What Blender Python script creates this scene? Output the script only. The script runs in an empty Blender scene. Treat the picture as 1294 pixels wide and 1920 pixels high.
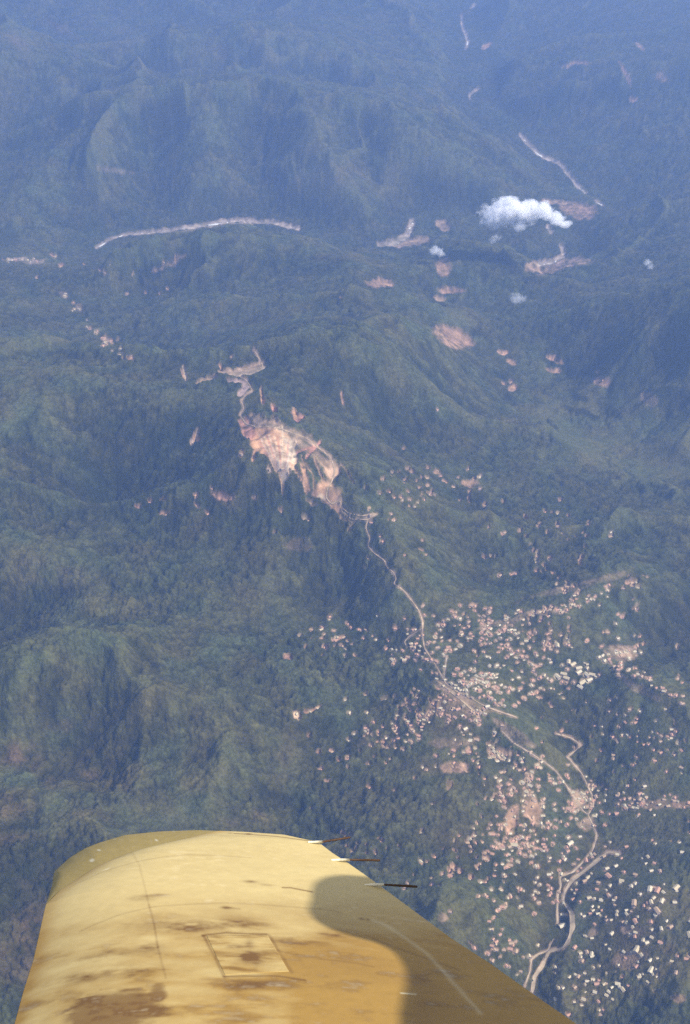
import bpy, bmesh, math
import numpy as np
from mathutils import Vector
R = math.radians
scene = bpy.context.scene

# ------------------------------------------------------------------ camera, sky, sun, exposure
PITCH, LENS = 33.0, 50.0
cam_d = bpy.data.cameras.new("camera"); cam = bpy.data.objects.new("camera", cam_d)
scene.collection.objects.link(cam)
cam.location = (0, 0, 0); cam.rotation_euler = (R(90 - PITCH), 0, 0)
cam_d.sensor_fit = 'VERTICAL'; cam_d.sensor_height = 36; cam_d.lens = LENS
cam_d.clip_start = 0.05; cam_d.clip_end = 120000
scene.camera = cam

SUN_AZ, SUN_EL = 14.0, 47.0            # azimuth: degrees from +x (right) towards the viewer
L = Vector((math.cos(R(SUN_EL)) * math.cos(R(SUN_AZ)), -math.cos(R(SUN_EL)) * math.sin(R(SUN_AZ)), math.sin(R(SUN_EL))))
sd = bpy.data.lights.new("sun", 'SUN'); sd.energy = 5.0; sd.angle = R(0.53); sd.color = (1.0, 0.93, 0.83)
sun = bpy.data.objects.new("sun", sd); scene.collection.objects.link(sun)
sun.rotation_euler = (-L).to_track_quat('-Z', 'Y').to_euler()
world = bpy.data.worlds.new("World"); scene.world = world; world.use_nodes = True
wt = world.node_tree; bg = wt.nodes['Background']
sky = wt.nodes.new('ShaderNodeTexSky'); sky.sky_type = 'NISHITA'; sky.sun_disc = False
sky.sun_elevation = R(SUN_EL); sky.sun_rotation = R(90 + SUN_AZ); sky.altitude = 600; sky.dust_density = 3.0
hs = wt.nodes.new('ShaderNodeHueSaturation'); hs.inputs['Saturation'].default_value = 0.45
wt.links.new(sky.outputs[0], hs.inputs['Color']); wt.links.new(hs.outputs[0], bg.inputs[0]); bg.inputs[1].default_value = 0.14
scene.view_settings.view_transform = 'Standard'; scene.view_settings.look = 'None'
scene.view_settings.gamma = 1.0; scene.view_settings.exposure = 0.60
scene.render.engine = 'CYCLES'
cy = scene.cycles
cy.adaptive_threshold = 0.004; cy.max_bounces = 18; cy.diffuse_bounces = 2; cy.glossy_bounces = 2; cy.volume_bounces = 14
cy.transparent_max_bounces = 6; cy.use_denoising = False

HC = 3900.0                            # height of the camera over the far river
HAZE_D, HAZE_COL, HAZE_G = 4.9e-5, (0.32, 0.515, 1.0), 0.25

# ------------------------------------------------------------------ helpers
FPX = LENS / 36 * 1920; CX, CY = 647.0, 960.0
cp, sp = math.cos(R(PITCH)), math.sin(R(PITCH))

def project(P):
    f = P[..., 1] * cp - P[..., 2] * sp; u = P[..., 1] * sp + P[..., 2] * cp
    return CX + FPX * P[..., 0] / f, CY - FPX * u / f

def ray(px, py):
    px = np.asarray(px, float); py = np.asarray(py, float)
    a = (px - CX) / FPX; b = (CY - py) / FPX
    return np.stack([a, cp + b * sp, -sp + b * cp], -1)

def at_z(px, py, z):                   # point of the picture on the level z (metres over the river)
    d = ray(px, py); t = (np.asarray(z, float) - HC) / d[..., 2]
    return d * t[..., None]

rng = np.random.default_rng(7)
TAB = rng.random((4, 512, 512))
def h4(i, j, k): return TAB[k, i & 511, j & 511]

def vnoise(x, y, k=0):
    i = np.floor(x).astype(np.int64); j = np.floor(y).astype(np.int64)
    fx = x - i; fy = y - j; fx = fx * fx * fx * (fx * (fx * 6 - 15) + 10); fy = fy * fy * fy * (fy * (fy * 6 - 15) + 10)
    return (h4(i, j, k) * (1 - fx) + h4(i + 1, j, k) * fx) * (1 - fy) + (h4(i, j + 1, k) * (1 - fx) + h4(i + 1, j + 1, k) * fx) * fy

def fbm(x, y, n=5, k=0, g=0.5):
    s = 0; a = 1; t = 0
    for o in range(n):
        s = s + a * (vnoise(x, y, (k + o) & 3) - 0.5); t += a; a *= g
        x, y = 1.6 * x - 1.2 * y + 17.3, 1.2 * x + 1.6 * y + 5.1
    return s / t * 2

def smooth(a, b, x):
    t = np.clip((x - a) / (b - a), 0, 1); return t * t * (3 - 2 * t)

def link(o, parent=None):
    scene.collection.objects.link(o)
    if parent is not None: o.parent = parent
    return o

def tag(o, label=None, cat=None, group=None, kind=None):
    if label: o['label'] = label
    if cat: o['category'] = cat
    if group: o['group'] = group
    if kind: o['kind'] = kind
    return o

def np_mesh(name, V, F, mats, cols=None, shade=True, mat_idx=None):
    F = np.asarray(F, np.int32); V = np.asarray(V, np.float32)
    me = bpy.data.meshes.new(name)
    me.vertices.add(len(V)); me.vertices.foreach_set('co', V.ravel())
    me.loops.add(F.size); me.loops.foreach_set('vertex_index', F.ravel())
    me.polygons.add(len(F))
    me.polygons.foreach_set('loop_start', np.arange(0, F.size, F.shape[1], dtype=np.int32))
    if shade: me.polygons.foreach_set('use_smooth', np.ones(len(F), bool))
    if mat_idx is not None: me.polygons.foreach_set('material_index', np.asarray(mat_idx, np.int32))
    me.update(calc_edges=True)
    if cols is not None:
        a = me.attributes.new('Col', 'FLOAT_COLOR', 'POINT')
        c = np.ones((len(V), 4), np.float32); c[:, :3] = cols; a.data.foreach_set('color', c.ravel())
    for m in (mats if isinstance(mats, (list, tuple)) else [mats]): me.materials.append(m)
    return bpy.data.objects.new(name, me)

def mat(name, col=(.5, .5, .5), rough=0.8, attr=False, noise=None, bump=None, spec=0.2, metal=0.0):
    m = bpy.data.materials.new(name); m.use_nodes = True; nt = m.node_tree; b = nt.nodes['Principled BSDF']
    b.inputs['Roughness'].default_value = rough; b.inputs['Specular IOR Level'].default_value = spec
    b.inputs['Metallic'].default_value = metal
    tc = nt.nodes.new('ShaderNodeTexCoord')
    src = None
    if attr:
        a = nt.nodes.new('ShaderNodeAttribute'); a.attribute_name = 'Col'; src = a.outputs['Color']
    else:
        r = nt.nodes.new('ShaderNodeRGB'); r.outputs[0].default_value = (*col, 1); src = r.outputs[0]
    for (sc, lo, hi, det) in (noise or []):
        n = nt.nodes.new('ShaderNodeTexNoise'); n.inputs['Scale'].default_value = sc; n.inputs['Detail'].default_value = det
        nt.links.new(tc.outputs['Object'], n.inputs['Vector'])
        mr = nt.nodes.new('ShaderNodeMapRange'); mr.inputs[1].default_value = .3; mr.inputs[2].default_value = .7
        mr.inputs[3].default_value = lo; mr.inputs[4].default_value = hi
        nt.links.new(n.outputs['Fac'], mr.inputs[0])
        mx = nt.nodes.new('ShaderNodeVectorMath'); mx.operation = 'SCALE'
        nt.links.new(src, mx.inputs[0]); nt.links.new(mr.outputs[0], mx.inputs['Scale']); src = mx.outputs[0]
    nt.links.new(src, b.inputs['Base Color'])
    if bump:
        n = nt.nodes.new('ShaderNodeTexNoise'); n.inputs['Scale'].default_value = bump[0]; n.inputs['Detail'].default_value = 3
        nt.links.new(tc.outputs['Object'], n.inputs['Vector'])
        bp = nt.nodes.new('ShaderNodeBump'); bp.inputs['Strength'].default_value = bump[1]; bp.inputs['Distance'].default_value = bump[2]
        nt.links.new(n.outputs['Fac'], bp.inputs['Height']); nt.links.new(bp.outputs[0], b.inputs['Normal'])
    return m

M_forest = mat('forest_leaves', attr=True, rough=1, spec=0.05, noise=[(0.09, .72, 1.28, 3), (0.03, .82, 1.2, 3)], bump=(0.12, 1.0, 4.0))
M_ground = mat('soil_and_grass', attr=True, rough=1, spec=0.05, noise=[(0.12, .85, 1.15, 3)], bump=(0.15, .5, 1.0))
M_road = mat('dirt_road', (.40, .29, .17), 1, spec=0.05, noise=[(0.03, .55, 1.25, 4)])
M_track = mat('pale_dirt_track', (.35, .27, .17), 1, spec=0.05, noise=[(0.03, .55, 1.25, 4)])
M_river = mat('muddy_river_water', (.64, .62, .56), .5, spec=0.3, noise=[(0.012, .75, 1.15, 4)])

# ------------------------------------------------------------------ terrain heights (regular grid of 16 m)
RIVER = [(150, 488, 22), (180, 468, 20), (205, 452, 20), (232, 441, 20), (285, 437, 17), (340, 432, 15), (400, 421, 12), (455, 415, 10),
         (510, 421, 10), (562, 431, 10), (650, 456, 5), (712, 461, 0), (745, 456, 0), (765, 440, 0), (772, 418, 0), (800, 405, 0), (870, 400, 0), (900, 440, 0),
         (960, 490, 0), (1010, 497, 0), (1040, 492, 0), (1060, 482, 0), (1052, 462, 0), (1035, 436, 0), (1015, 415, 5), (1030, 398, 8), (1090, 392, 12),
         (1132, 387, 20), (1100, 362, 25), (1070, 330, 32), (1045, 308, 36), (1010, 290, 40), (978, 255, 50), (930, 225, 60), (890, 198, 68), (882, 182, 70),
         (898, 170, 75), (895, 130, 90), (872, 93, 100), (877, 80, 102), (868, 52, 107), (865, 28, 110), (880, 14, 120), (890, -20, 130)]
LINES = [RIVER,
 [(-100,400,170),(0,345,250),(100,290,370),(200,235,500),(300,165,650),(420,148,700),(560,165,660),(700,225,490),(800,290,330),(880,370,140)],
 [(560,165,650),(590,240,500),(620,300,330),(640,350,220),(660,420,40)], [(490,200,520),(480,260,330),(490,330,180),(500,390,60)],
 [(380,160,680),(385,200,600),(410,260,430),(425,320,280),(430,380,130)], [(280,250,400),(290,320,230),(310,390,60)], [(330,190,580),(340,260,420),(355,320,290),(370,390,110)], [(680,280,300),(700,350,150)],
 [(200,240,490),(190,300,360),(160,360,220),(130,420,90)], [(80,370,250),(20,450,150)], [(740,250,430),(760,310,280),(790,370,120)],
 [(-60,235,260),(60,225,290),(150,190,370)], [(-80,185,420),(60,165,470),(180,155,520)], [(0,110,330),(120,115,350),(200,130,380),(350,128,380),(480,125,400),(600,140,350),(720,180,250)],
 [(-80,60,590),(60,65,580),(200,80,540),(350,95,500)], [(480,75,560),(620,98,500),(740,150,420),(850,185,150)],
 [(-150,20,350),(300,40,350),(500,25,350)], [(-150,-60,500),(300,-50,560),(600,-20,520),(750,60,380),(820,100,220)], [(960,0,280),(1150,-20,450),(1400,-20,550)],
 [(960,120,250),(1060,112,400),(1180,100,480),(1320,120,600)], [(990,190,170),(1100,200,260),(1200,240,280),(1350,220,380)],
 [(1150,330,80),(1220,300,200),(1350,320,330)], [(1150,440,120),(1294,400,280),(1400,380,380)], [(1120,520,260),(1294,470,480)],
 [(1400,520,700),(1294,600,650),(1180,640,470),(1100,690,260)], [(1200,520,420),(1100,570,380),(1020,620,260)], [(1250,680,400),(1350,700,500)],
 [(990,440,170),(950,455,190)], [(850,470,240),(900,490,330),(950,510,300),(1005,532,180)],
 [(240,500,350),(330,468,430),(450,443,490),(600,438,450),(690,490,450),(760,530,360),(830,580,200)],
 [(640,480,330),(560,500,380),(460,510,360),(330,520,280)], [(0,470,210),(100,482,260),(180,500,240)], [(60,545,330),(-40,590,440)],
 [(250,500,200),(265,580,230),(230,640,260),(300,660,300)], [(330,600,320),(450,560,380),(600,560,470),(720,560,480)], [(450,650,560),(560,620,560)],
 [(-60,690,760),(0,685,790),(130,695,820),(220,718,790),(330,742,790),(400,732,790),(480,695,790),(600,672,810),(700,622,800),(760,595,730),(820,615,560),(880,670,330)],
 [(440,740,830),(500,800,860),(580,830,830),(640,900,770),(700,965,720),(745,1090,640),(790,1180,620),(830,1270,640),(900,1310,650),(1000,1360,580)],
 [(350,850,680),(330,1000,590)], [(440,880,740),(420,1000,620)], [(530,960,700),(540,1100,540)], [(640,1050,560),(650,1130,480)],
 [(-40,860,720),(150,760,760),(250,790,740)], [(100,880,640),(220,950,480)], [(-40,1050,650),(150,1090,600),(300,1130,560)], [(0,1180,470),(60,1150,480)],
 [(20,1290,700),(130,1215,740),(260,1180,700),(420,1205,620),(560,1215,520)], [(230,1370,540),(170,1480,480)], [(420,1400,640),(390,1540,560)], [(280,1300,640),(330,1420,560)],
 [(0,1420,560),(60,1560,640),(0,1750,720)], [(620,1400,520),(560,1520,480)], [(700,780,560),(800,850,440)], [(650,760,700),(760,700,660)],
 [(930,720,230),(1080,770,210),(1200,850,210),(1330,900,240)], [(900,960,350),(980,860,330),(1030,830,300)], [(860,780,330)], [(1100,1000,400),(1000,1030,460),(900,1080,480)],
 [(1290,1000,420),(1150,960,320)], [(1060,1150,570),(1150,1110,570),(1230,1070,520)], [(1130,1200,500),(1180,1262,580),(1270,1312,560),(1350,1360,520)],
 [(1040,1280,480),(1100,1350,420)], [(1210,1190,380),(1330,1180,340)], [(880,1180,560),(700,1200,520)], [(560,1340,560),(720,1290,560)],
 [(1000,1480,500),(940,1400,520)], [(1080,1400,390),(1110,1520,380),(1100,1600,370),(1060,1650,360),(1070,1750,350),(1000,1850,340),(960,1990,330)],
 [(900,1560,530),(800,1500,570),(700,1560,560)], [(1330,1480,460),(1220,1480,440)], [(1200,1680,500),(1300,1850,540)], [(830,1760,500),(600,1820,540)], [(1150,2050,420),(0,2050,700),(600,2050,500)]]
pts = []
for ln in LINES:
    for a, b in zip(ln[:-1], ln[1:]) if len(ln) > 1 else [(ln[0], ln[0])]:
        n = max(1, int(math.hypot(a[0] - b[0], (a[1] - b[1]) * 1.6) / 45))
        for q in range(n):
            t = q / n; pts.append([a[i] * (1 - t) + b[i] * t for i in range(3)])
    pts.append(list(ln[-1]))
pts = np.array(pts); W = at_z(pts[:, 0], pts[:, 1], pts[:, 2])
keep = [0]; PW = W[:, :2]
for i in range(1, len(PW)):
    if np.min(np.sum((PW[keep] - PW[i]) ** 2, 1)) > 40 ** 2: keep.append(i)
PW = PW[keep] / 1000.0; PZ = pts[keep, 2]
def phi(d2): return np.sqrt(d2 + 0.06 ** 2)
n = len(PW)
K = phi(((PW[:, None] - PW[None]) ** 2).sum(-1)); K[np.arange(n), np.arange(n)] -= 0.02
P1 = np.c_[np.ones(n), PW]
A = np.block([[K, P1], [P1.T, np.zeros((3, 3))]])
sol = np.linalg.solve(A, np.r_[PZ, 0, 0, 0])

GS = 16.0; X0, X1, Y0, Y1 = -6400.0, 6400.0, 1200.0, 19600.0
gx = np.arange(X0, X1 + 1, 64.0); gy = np.arange(Y0, Y1 + 1, 64.0)
QX, QY = np.meshgrid(gx, gy)
q = np.stack([QX.ravel(), QY.ravel()], -1) / 1000.0
base = np.zeros(len(q))
for s in range(0, len(q), 20000):
    e = q[s:s + 20000]; base[s:s + 20000] = phi(((e[:, None] - PW[None]) ** 2).sum(-1)) @ sol[:n] + sol[n] + e @ sol[n + 1:]
base = np.clip(base.reshape(QX.shape), -50, 1500)

def cubic(G, x0, y0, gs, x, y):        # Catmull-Rom sampling of a grid
    u = np.clip((x - x0) / gs, 1.001, G.shape[1] - 2.01); v = np.clip((y - y0) / gs, 1.001, G.shape[0] - 2.01)
    i = u.astype(np.int64); j = v.astype(np.int64); fu = u - i; fv = v - j
    def w(t): return (-.5*t+t*t-.5*t**3, 1-2.5*t*t+1.5*t**3, .5*t+2*t*t-1.5*t**3, -.5*t*t+.5*t**3)
    wu, wv = w(fu), w(fv); s = 0
    for b in range(4):
        r = 0
        for a in range(4): r = r + wu[a] * G[j + b - 1, i + a - 1]
        s = s + wv[b] * r
    return s

xs = np.arange(X0, X1 + 1, GS); ys = np.arange(Y0, Y1 + 1, GS)
GX, GY = np.meshgrid(xs, ys)
G0 = cubic(base, X0, Y0, 64.0, GX, GY)
G0 = G0 + 45 * fbm(GX / 1100, GY / 1100, 3, 1)
# river distance and height
rw = at_z(*np.array(RIVER, float).T); rseg = []
rd = np.full(GX.shape, 1e9); rz = np.zeros(GX.shape)
for a, b, za, zb in zip(rw[:-1], rw[1:], [r[2] for r in RIVER[:-1]], [r[2] for r in RIVER[1:]]):
    x_lo, x_hi = sorted((a[0], b[0])); y_lo, y_hi = sorted((a[1], b[1])); m_ = 900
    i0, i1 = np.searchsorted(xs, [x_lo - m_, x_hi + m_]); j0, j1 = np.searchsorted(ys, [y_lo - m_, y_hi + m_])
    sx, sy = GX[j0:j1, i0:i1], GY[j0:j1, i0:i1]; d = b[:2] - a[:2]
    t = np.clip(((sx - a[0]) * d[0] + (sy - a[1]) * d[1]) / max(d @ d, 1), 0, 1)
    dd = np.hypot(sx - a[0] - t * d[0], sy - a[1] - t * d[1]); zz = za + (zb - za) * t
    m2 = dd < rd[j0:j1, i0:i1]
    rd[j0:j1, i0:i1][m2] = dd[m2]; rz[j0:j1, i0:i1][m2] = zz[m2]
# gullies and spurs that run down the slope
gyy, gxx = np.gradient(G0, GS); sl = np.hypot(gxx, gyy)
amp = .9 * np.clip(sl / 0.30, 0.45, 1.1) * smooth(60, 600, rd)
gpx, gpy = project(np.stack([GX, GY, G0 - HC], -1))
for vx, vy, va1, vb1 in [(920, 1230, 230, 160), (1050, 1520, 260, 140), (1150, 1720, 200, 200), (860, 1360, 120, 80)]:
    amp = amp * (1 - .5 * np.exp(-((gpx - vx) / va1) ** 2 - ((gpy - vy) / vb1) ** 2))
dx, dy = -gyy / (sl + 0.05), gxx / (sl + 0.05)
Hn = np.zeros_like(G0); hx = np.zeros_like(G0); hy = np.zeros_like(G0)
wxn = 140 * fbm(GX / 420, GY / 420, 3, 2); wyn = 140 * fbm(GX / 420 + 31, GY / 420 + 9, 3, 3)
rdg = 0; fa, ft, ux, uy = 1.0, 0.0, (GX + 220 * fbm(GX / 800 + 7, GY / 800, 3, 2)) / 1150, (GY + 220 * fbm(GX / 800, GY / 800 + 7, 3, 3)) / 1150
wgt = 1.0
for o in range(6):
    nz_ = 1 - np.abs(2 * vnoise(ux, uy, o & 3) - 1) * 1.9; nz_ = np.clip(nz_, 0, 1) ** 2 * wgt; rdg = rdg + fa * nz_; ft += fa; wgt = np.clip(nz_ * 1.8 + .15, 0, 1); fa *= .52
    ux, uy = 1.6 * ux - 1.2 * uy + 11.3, 1.2 * ux + 1.6 * uy + 4.7
rdg = rdg / ft - .30
cell, A0 = 430.0, 25.0
for o in range(4):
    u = (GX + wxn) / cell + 3.7 * o; v = (GY + wyn) / cell + 1.3 * o
    iu = np.floor(u).astype(np.int64); iv = np.floor(v).astype(np.int64); fu = u - iu; fv = v - iv
    ddx = dx + hx * 1.1; ddy = dy + hy * 1.1; nn = np.hypot(ddx, ddy) + 1e-3; k_ = np.minimum(1, 1.15 / nn); ddx *= k_; ddy *= k_
    wt_ = 0; va = 0; vd = 0
    for a in (-1, 0, 1, 2):
        for b in (-1, 0, 1, 2):
            ox = fu - a - (h4(iu + a, iv + b, 0) - .5) * .8; oy = fv - b - (h4(iu + a, iv + b, 1) - .5) * .8
            w_ = np.exp(-2 * (ox * ox + oy * oy)); mg = (ox * ddx + oy * ddy) * 2 * np.pi + 6.28 * h4(iu + a, iv + b, 2)
            wt_ = wt_ + w_; va = va + np.cos(mg) * w_; vd = vd - np.sin(mg) * w_
    va = va / wt_; vd = vd / wt_
    va_s = 2 * np.sqrt(np.clip(.5 + .5 * va, 1e-3, 1)) - 1      # rounded spurs, narrow gullies
    Hn += A0 * va_s; hx += -vd * ddy * (0.8 ** o); hy += vd * ddx * (0.8 ** o)
    cell *= 0.55; A0 *= 0.62
Hn -= Hn.mean(); rdg -= rdg.mean()
G = G0 + Hn * amp * (1 - .1 * smooth(7000, 10000, GY)) + 210 * rdg * np.clip(amp, 0, 1) * (1 + .25 * smooth(7000, 10000, GY)) + 10 * fbm(GX / 160, GY / 160, 3, 0) * amp
fl = smooth(330, 70, rd); G = G * (1 - fl) + (rz + rd * 0.04) * fl
G = np.maximum(G, rz * (rd < 900) - 5)

def ground(x, y): return cubic(G, X0, Y0, GS, x, y)
def ground_fast(x, y):
    u = np.clip((x - X0) / GS, 0, G.shape[1] - 1.01); v = np.clip((y - Y0) / GS, 0, G.shape[0] - 1.01)
    i = u.astype(np.int64); j = v.astype(np.int64); fu = u - i; fv = v - j
    return (G[j, i] * (1 - fu) + G[j, i + 1] * fu) * (1 - fv) + (G[j + 1, i] * (1 - fu) + G[j + 1, i + 1] * fu) * fv

def hit(px, py):                       # where the line of sight through a picture point meets the ground
    d = ray(px, py); d = d / np.linalg.norm(d, axis=-1, keepdims=True)
    t = np.full(len(d), 2400.0); tp = t.copy(); done = np.zeros(len(d), bool)
    prev = np.full(len(d), 1e3)
    for s in range(1500):
        P = d * t[:, None]; g = P[:, 2] + HC - ground_fast(P[:, 0], P[:, 1])
        new = (~done) & (g < 0)
        if new.any():
            f = prev[new] / (prev[new] - g[new]); t[new] = tp[new] + (t[new] - tp[new]) * f; done |= new
        if done.all(): break
        act = ~done; prev[act] = g[act]; tp[act] = t[act]; t[act] += np.clip(g[act] * 0.5, 8, 200)
    P = d * t[:, None]; P[:, 2] = ground(P[:, 0], P[:, 1]) - HC
    return P

# ------------------------------------------------------------------ land cover, surveyed on a map at half the photograph's scale
MW, MH = 680, 992; MO = 16            # margin of 16 cells
clear = np.zeros((MH, MW)); ccol = np.zeros((MH, MW, 3)); ccol[:] = (.40, .25, .17)
tone = np.zeros((MH, MW)); grass = np.zeros((MH, MW)); brown = np.zeros((MH, MW)); low = np.zeros((MH, MW))
MYY, MXX = np.mgrid[0:MH, 0:MW]
PXm, PYm = (MXX - MO) * 2.0, (MYY - MO) * 2.0
wobx = 9 * fbm(PXm / 34, PYm / 34, 4, 0); woby = 7 * fbm(PXm / 34 + 50, PYm / 34, 4, 1)
fray = fbm(PXm / 9, PYm / 9, 3, 2)

def win(x0, y0, x1, y1):
    return (slice(max(0, int(y0 / 2) + MO - 2), max(0, int(y1 / 2) + MO + 3)), slice(max(0, int(x0 / 2) + MO - 2), max(0, int(x1 / 2) + MO + 3)))

def blob(cx, cy, rx, ry, ang=0, soft=.5, wob=1.0):
    r = max(rx, ry) * 1.6 + 12; s = win(cx - r, cy - r, cx + r, cy + r)
    x = PXm[s] - cx + wobx[s] * wob; y = PYm[s] - cy + woby[s] * wob; c, n_ = math.cos(R(ang)), math.sin(R(ang))
    d = np.hypot((x * c + y * n_) / rx, (-x * n_ + y * c) / ry) + .25 * fray[s] * wob
    return s, 1 - smooth(1 - soft, 1 + soft * .6, d)

def poly(P, soft=3.0, wob=.5):
    P = np.array(P, float); s = win(P[:, 0].min() - 14, P[:, 1].min() - 14, P[:, 0].max() + 14, P[:, 1].max() + 14)
    x = PXm[s] + wobx[s] * wob; y = PYm[s] + woby[s] * wob; ins = np.zeros(x.shape, bool); dm = np.full(x.shape, 1e9)
    for a, b in zip(P, np.roll(P, -1, 0)):
        c_ = ((a[1] > y) != (b[1] > y)) & (x < (b[0] - a[0]) * (y - a[1]) / (b[1] - a[1] + 1e-9) + a[0]); ins ^= c_
        d = b - a; t = np.clip(((x - a[0]) * d[0] + (y - a[1]) * d[1]) / max(d @ d, 1e-6), 0, 1)
        dm = np.minimum(dm, np.hypot(x - a[0] - t * d[0], y - a[1] - t * d[1]))
    return s, smooth(-soft, soft, np.where(ins, dm, -dm) + fray[s] * soft * .5)

def pline(P, w, wob=0.0, soft=1.5):
    P = np.array(P, float); s = win(P[:, 0].min() - w - 5, P[:, 1].min() - w - 5, P[:, 0].max() + w + 5, P[:, 1].max() + w + 5)
    x = PXm[s] + wobx[s] * wob; y = PYm[s] + woby[s] * wob; dm = np.full(x.shape, 1e9)
    for a, b in zip(P[:-1], P[1:]):
        d = b - a; t = np.clip(((x - a[0]) * d[0] + (y - a[1]) * d[1]) / max(d @ d, 1e-6), 0, 1)
        dm = np.minimum(dm, np.hypot(x - a[0] - t * d[0], y - a[1] - t * d[1]))
    return s, 1 - smooth(w - soft, w + soft, dm + fray[s] * soft * .6)

def put_clear(sm, col, k=1.0):
    s, m = sm; m = m * k
    ccol[s] = ccol[s] * (1 - m[..., None]) + np.array(col) * m[..., None]; clear[s] = np.maximum(clear[s], m)
def put(layer, sm, k):
    s, m = sm; layer[s] += m * k

PINK, TAN, SAND, PALE, MEADOW, RED = (.46, .255, .13), (.40, .28, .165), (.54, .46, .34), (.54, .41, .26), (.115, .165, .075), (.42, .19, .13)
# tones of the vegetation (light: scrub and grass; dark: tall forest), plus painted slope and cloud shade
for cx, cy, rx, ry, an, k in [(60,640,110,22,0,.5),(150,300,170,40,-22,.35),(70,480,90,20,0,.3),(400,570,170,28,-8,.35),(500,600,180,20,-5,.35),(560,500,120,16,0,-.25),
    (320,500,60,16,-20,-.3),(395,232,16,40,-12,.5),(330,250,80,50,20,-.45),(520,290,40,60,-20,.2),(620,340,70,50,20,.15),(620,720,110,50,15,-.45),(520,720,40,40,0,-.3),
    (330,810,110,50,0,-.4),(230,880,220,130,0,-.35),(1150,800,180,90,0,.3),(450,900,90,60,0,-.2),(120,840,110,30,-20,.1),(200,900,60,90,10,-.35),(60,860,50,40,0,-.3),(420,800,60,30,20,-.3),(40,780,90,50,-10,.3),(80,690,120,18,2,.45),(250,730,100,12,5,.3),
    (110,1180,70,50,-30,.3),(200,1160,90,16,-15,.45),(350,1140,160,30,0,.15),(130,1290,20,60,10,.4),(95,1300,22,60,-10,-.4),(60,1240,50,22,-30,.3),(10,1260,25,60,0,-.5),
    (430,1260,120,30,5,-.25),(540,1260,60,30,10,.15),(250,1330,60,60,0,-.35),(200,1400,80,70,0,-.2),(420,1470,30,50,0,.2),(350,1500,70,30,-30,.15),(90,1470,50,16,0,-.3),
    (110,1530,38,50,5,.4),(170,1560,26,60,0,-.2),(250,1530,90,24,0,.3),(150,1700,160,120,0,-.45),(60,1720,110,180,0,-.6),(60,1640,90,40,0,-.2),(600,1500,120,40,0,-.1),
    (1180,820,140,60,-5,.7),(1050,800,70,20,25,.7),(1240,880,90,40,0,.5),(1000,690,60,30,30,.3),(860,600,30,12,20,.6),(900,790,80,20,20,.1),(1060,930,80,50,0,-.15),
    (1250,1080,120,60,-10,-.35),(1150,920,120,50,0,-.1),(1290,1180,70,60,0,-.5),(1180,1320,110,45,0,.15),(1080,1430,80,18,0,.25),(1050,1390,40,14,0,-.4),(1010,1310,70,26,-10,-.2),
    (930,500,70,35,15,-.5),(1000,380,120,14,0,-.1),(1150,620,150,60,-15,-.2),(1200,760,120,25,0,.2),(700,540,50,20,0,-.2),(780,640,60,50,30,-.15),(850,740,60,40,0,.1),
    (940,560,60,20,0,.15),(640,1620,120,60,0,.0),(900,1680,110,60,0,-.1),(870,1600,90,25,20,-.35),(960,1640,40,30,0,-.2),(1150,1850,60,60,0,.1),(1240,1890,80,30,0,-.15),
    (620,1280,130,40,0,.2),(560,1180,90,20,0,.15),(700,1120,90,60,0,.15),(620,1060,60,60,0,.1),(540,1020,60,60,0,-.15),(800,1420,120,40,0,.1),(700,1460,130,30,0,.1),
    (700,20,200,40,0,-.1),(200,40,220,40,0,-.1),(450,110,220,25,0,.25),(560,80,80,20,10,.2),(230,60,60,18,30,.5),(40,70,40,24,40,.5),(1240,560,90,40,0,.1)]:
    put(tone, blob(cx, cy, rx, ry, an, .8), k)
for cx, cy, rx, ry, an, k in [(35,75,24,14,40,.7),(125,60,40,9,30,.6),(420,100,22,14,20,.4),(480,70,14,10,0,.4),(40,1420,40,28,0,.8),(30,1520,40,18,0,.7),(20,1580,70,14,0,.3),
    (115,1365,26,14,0,.6),(100,1480,18,12,0,.4),(170,1460,20,9,0,.5),(90,1700,60,60,0,.5),(40,1800,60,80,0,.6),(430,950,34,12,20,.4),(110,1090,90,22,0,.3),(60,1060,60,14,10,.3),
    (470,1540,40,12,0,.35),(870,1440,50,16,0,.5),(800,1440,60,20,0,.3),(540,1420,30,50,20,.25),(720,535,28,10,0,.6),(560,330,80,40,0,.25),(640,340,60,20,0,.2),
    (1100,1680,60,40,0,.2),(1240,1800,80,60,0,.35),(880,1580,80,30,0,.2),(830,1340,100,50,0,.4),(960,1490,80,60,0,.35),(1180,1210,50,30,0,.35)]:
    put(brown, blob(cx, cy, rx, ry, an, .8), k)
put(tone, poly([(88,1500),(190,1510),(192,1590),(150,1610),(70,1600)], 2, .2), .22); put(low, poly([(190,1508),(400,1512),(520,1560),(200,1590)], 2, .2), .8)
put(tone, poly([(190,1508),(400,1512),(520,1560),(200,1590)], 2, .2), .3)
put(tone, poly([(0,1455),(75,1452),(70,1480),(0,1490)], 2, .2), .5); put(tone, pline([(0,1558),(66,1555)], 5, .2), -.8); put(tone, pline([(0,1500),(60,1497)], 6, .4), -.8)
for P_ in ([(1002,763),(1030,766),(1062,790),(1110,812),(1175,806),(1200,830),(1120,850),(1040,820)], [(822,583),(870,592),(890,612),(860,616),(830,600)],
           [(1015,745),(1070,752),(1090,775),(1030,765)], [(1200,830),(1294,820),(1310,900),(1200,900)]):
    put(low, poly(P_, 6, .6), .9); put(tone, poly(P_, 6, .6), .55)
for cx, cy, rx, ry, an in [(1090,778,34,9,22),(1085,745,18,7,30),(1150,775,22,12,20),(1038,800,20,5,40)]:
    put(tone, blob(cx, cy, rx, ry, an, .4), -1.3); put(low, blob(cx, cy, rx, ry, an), -.9)
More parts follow.
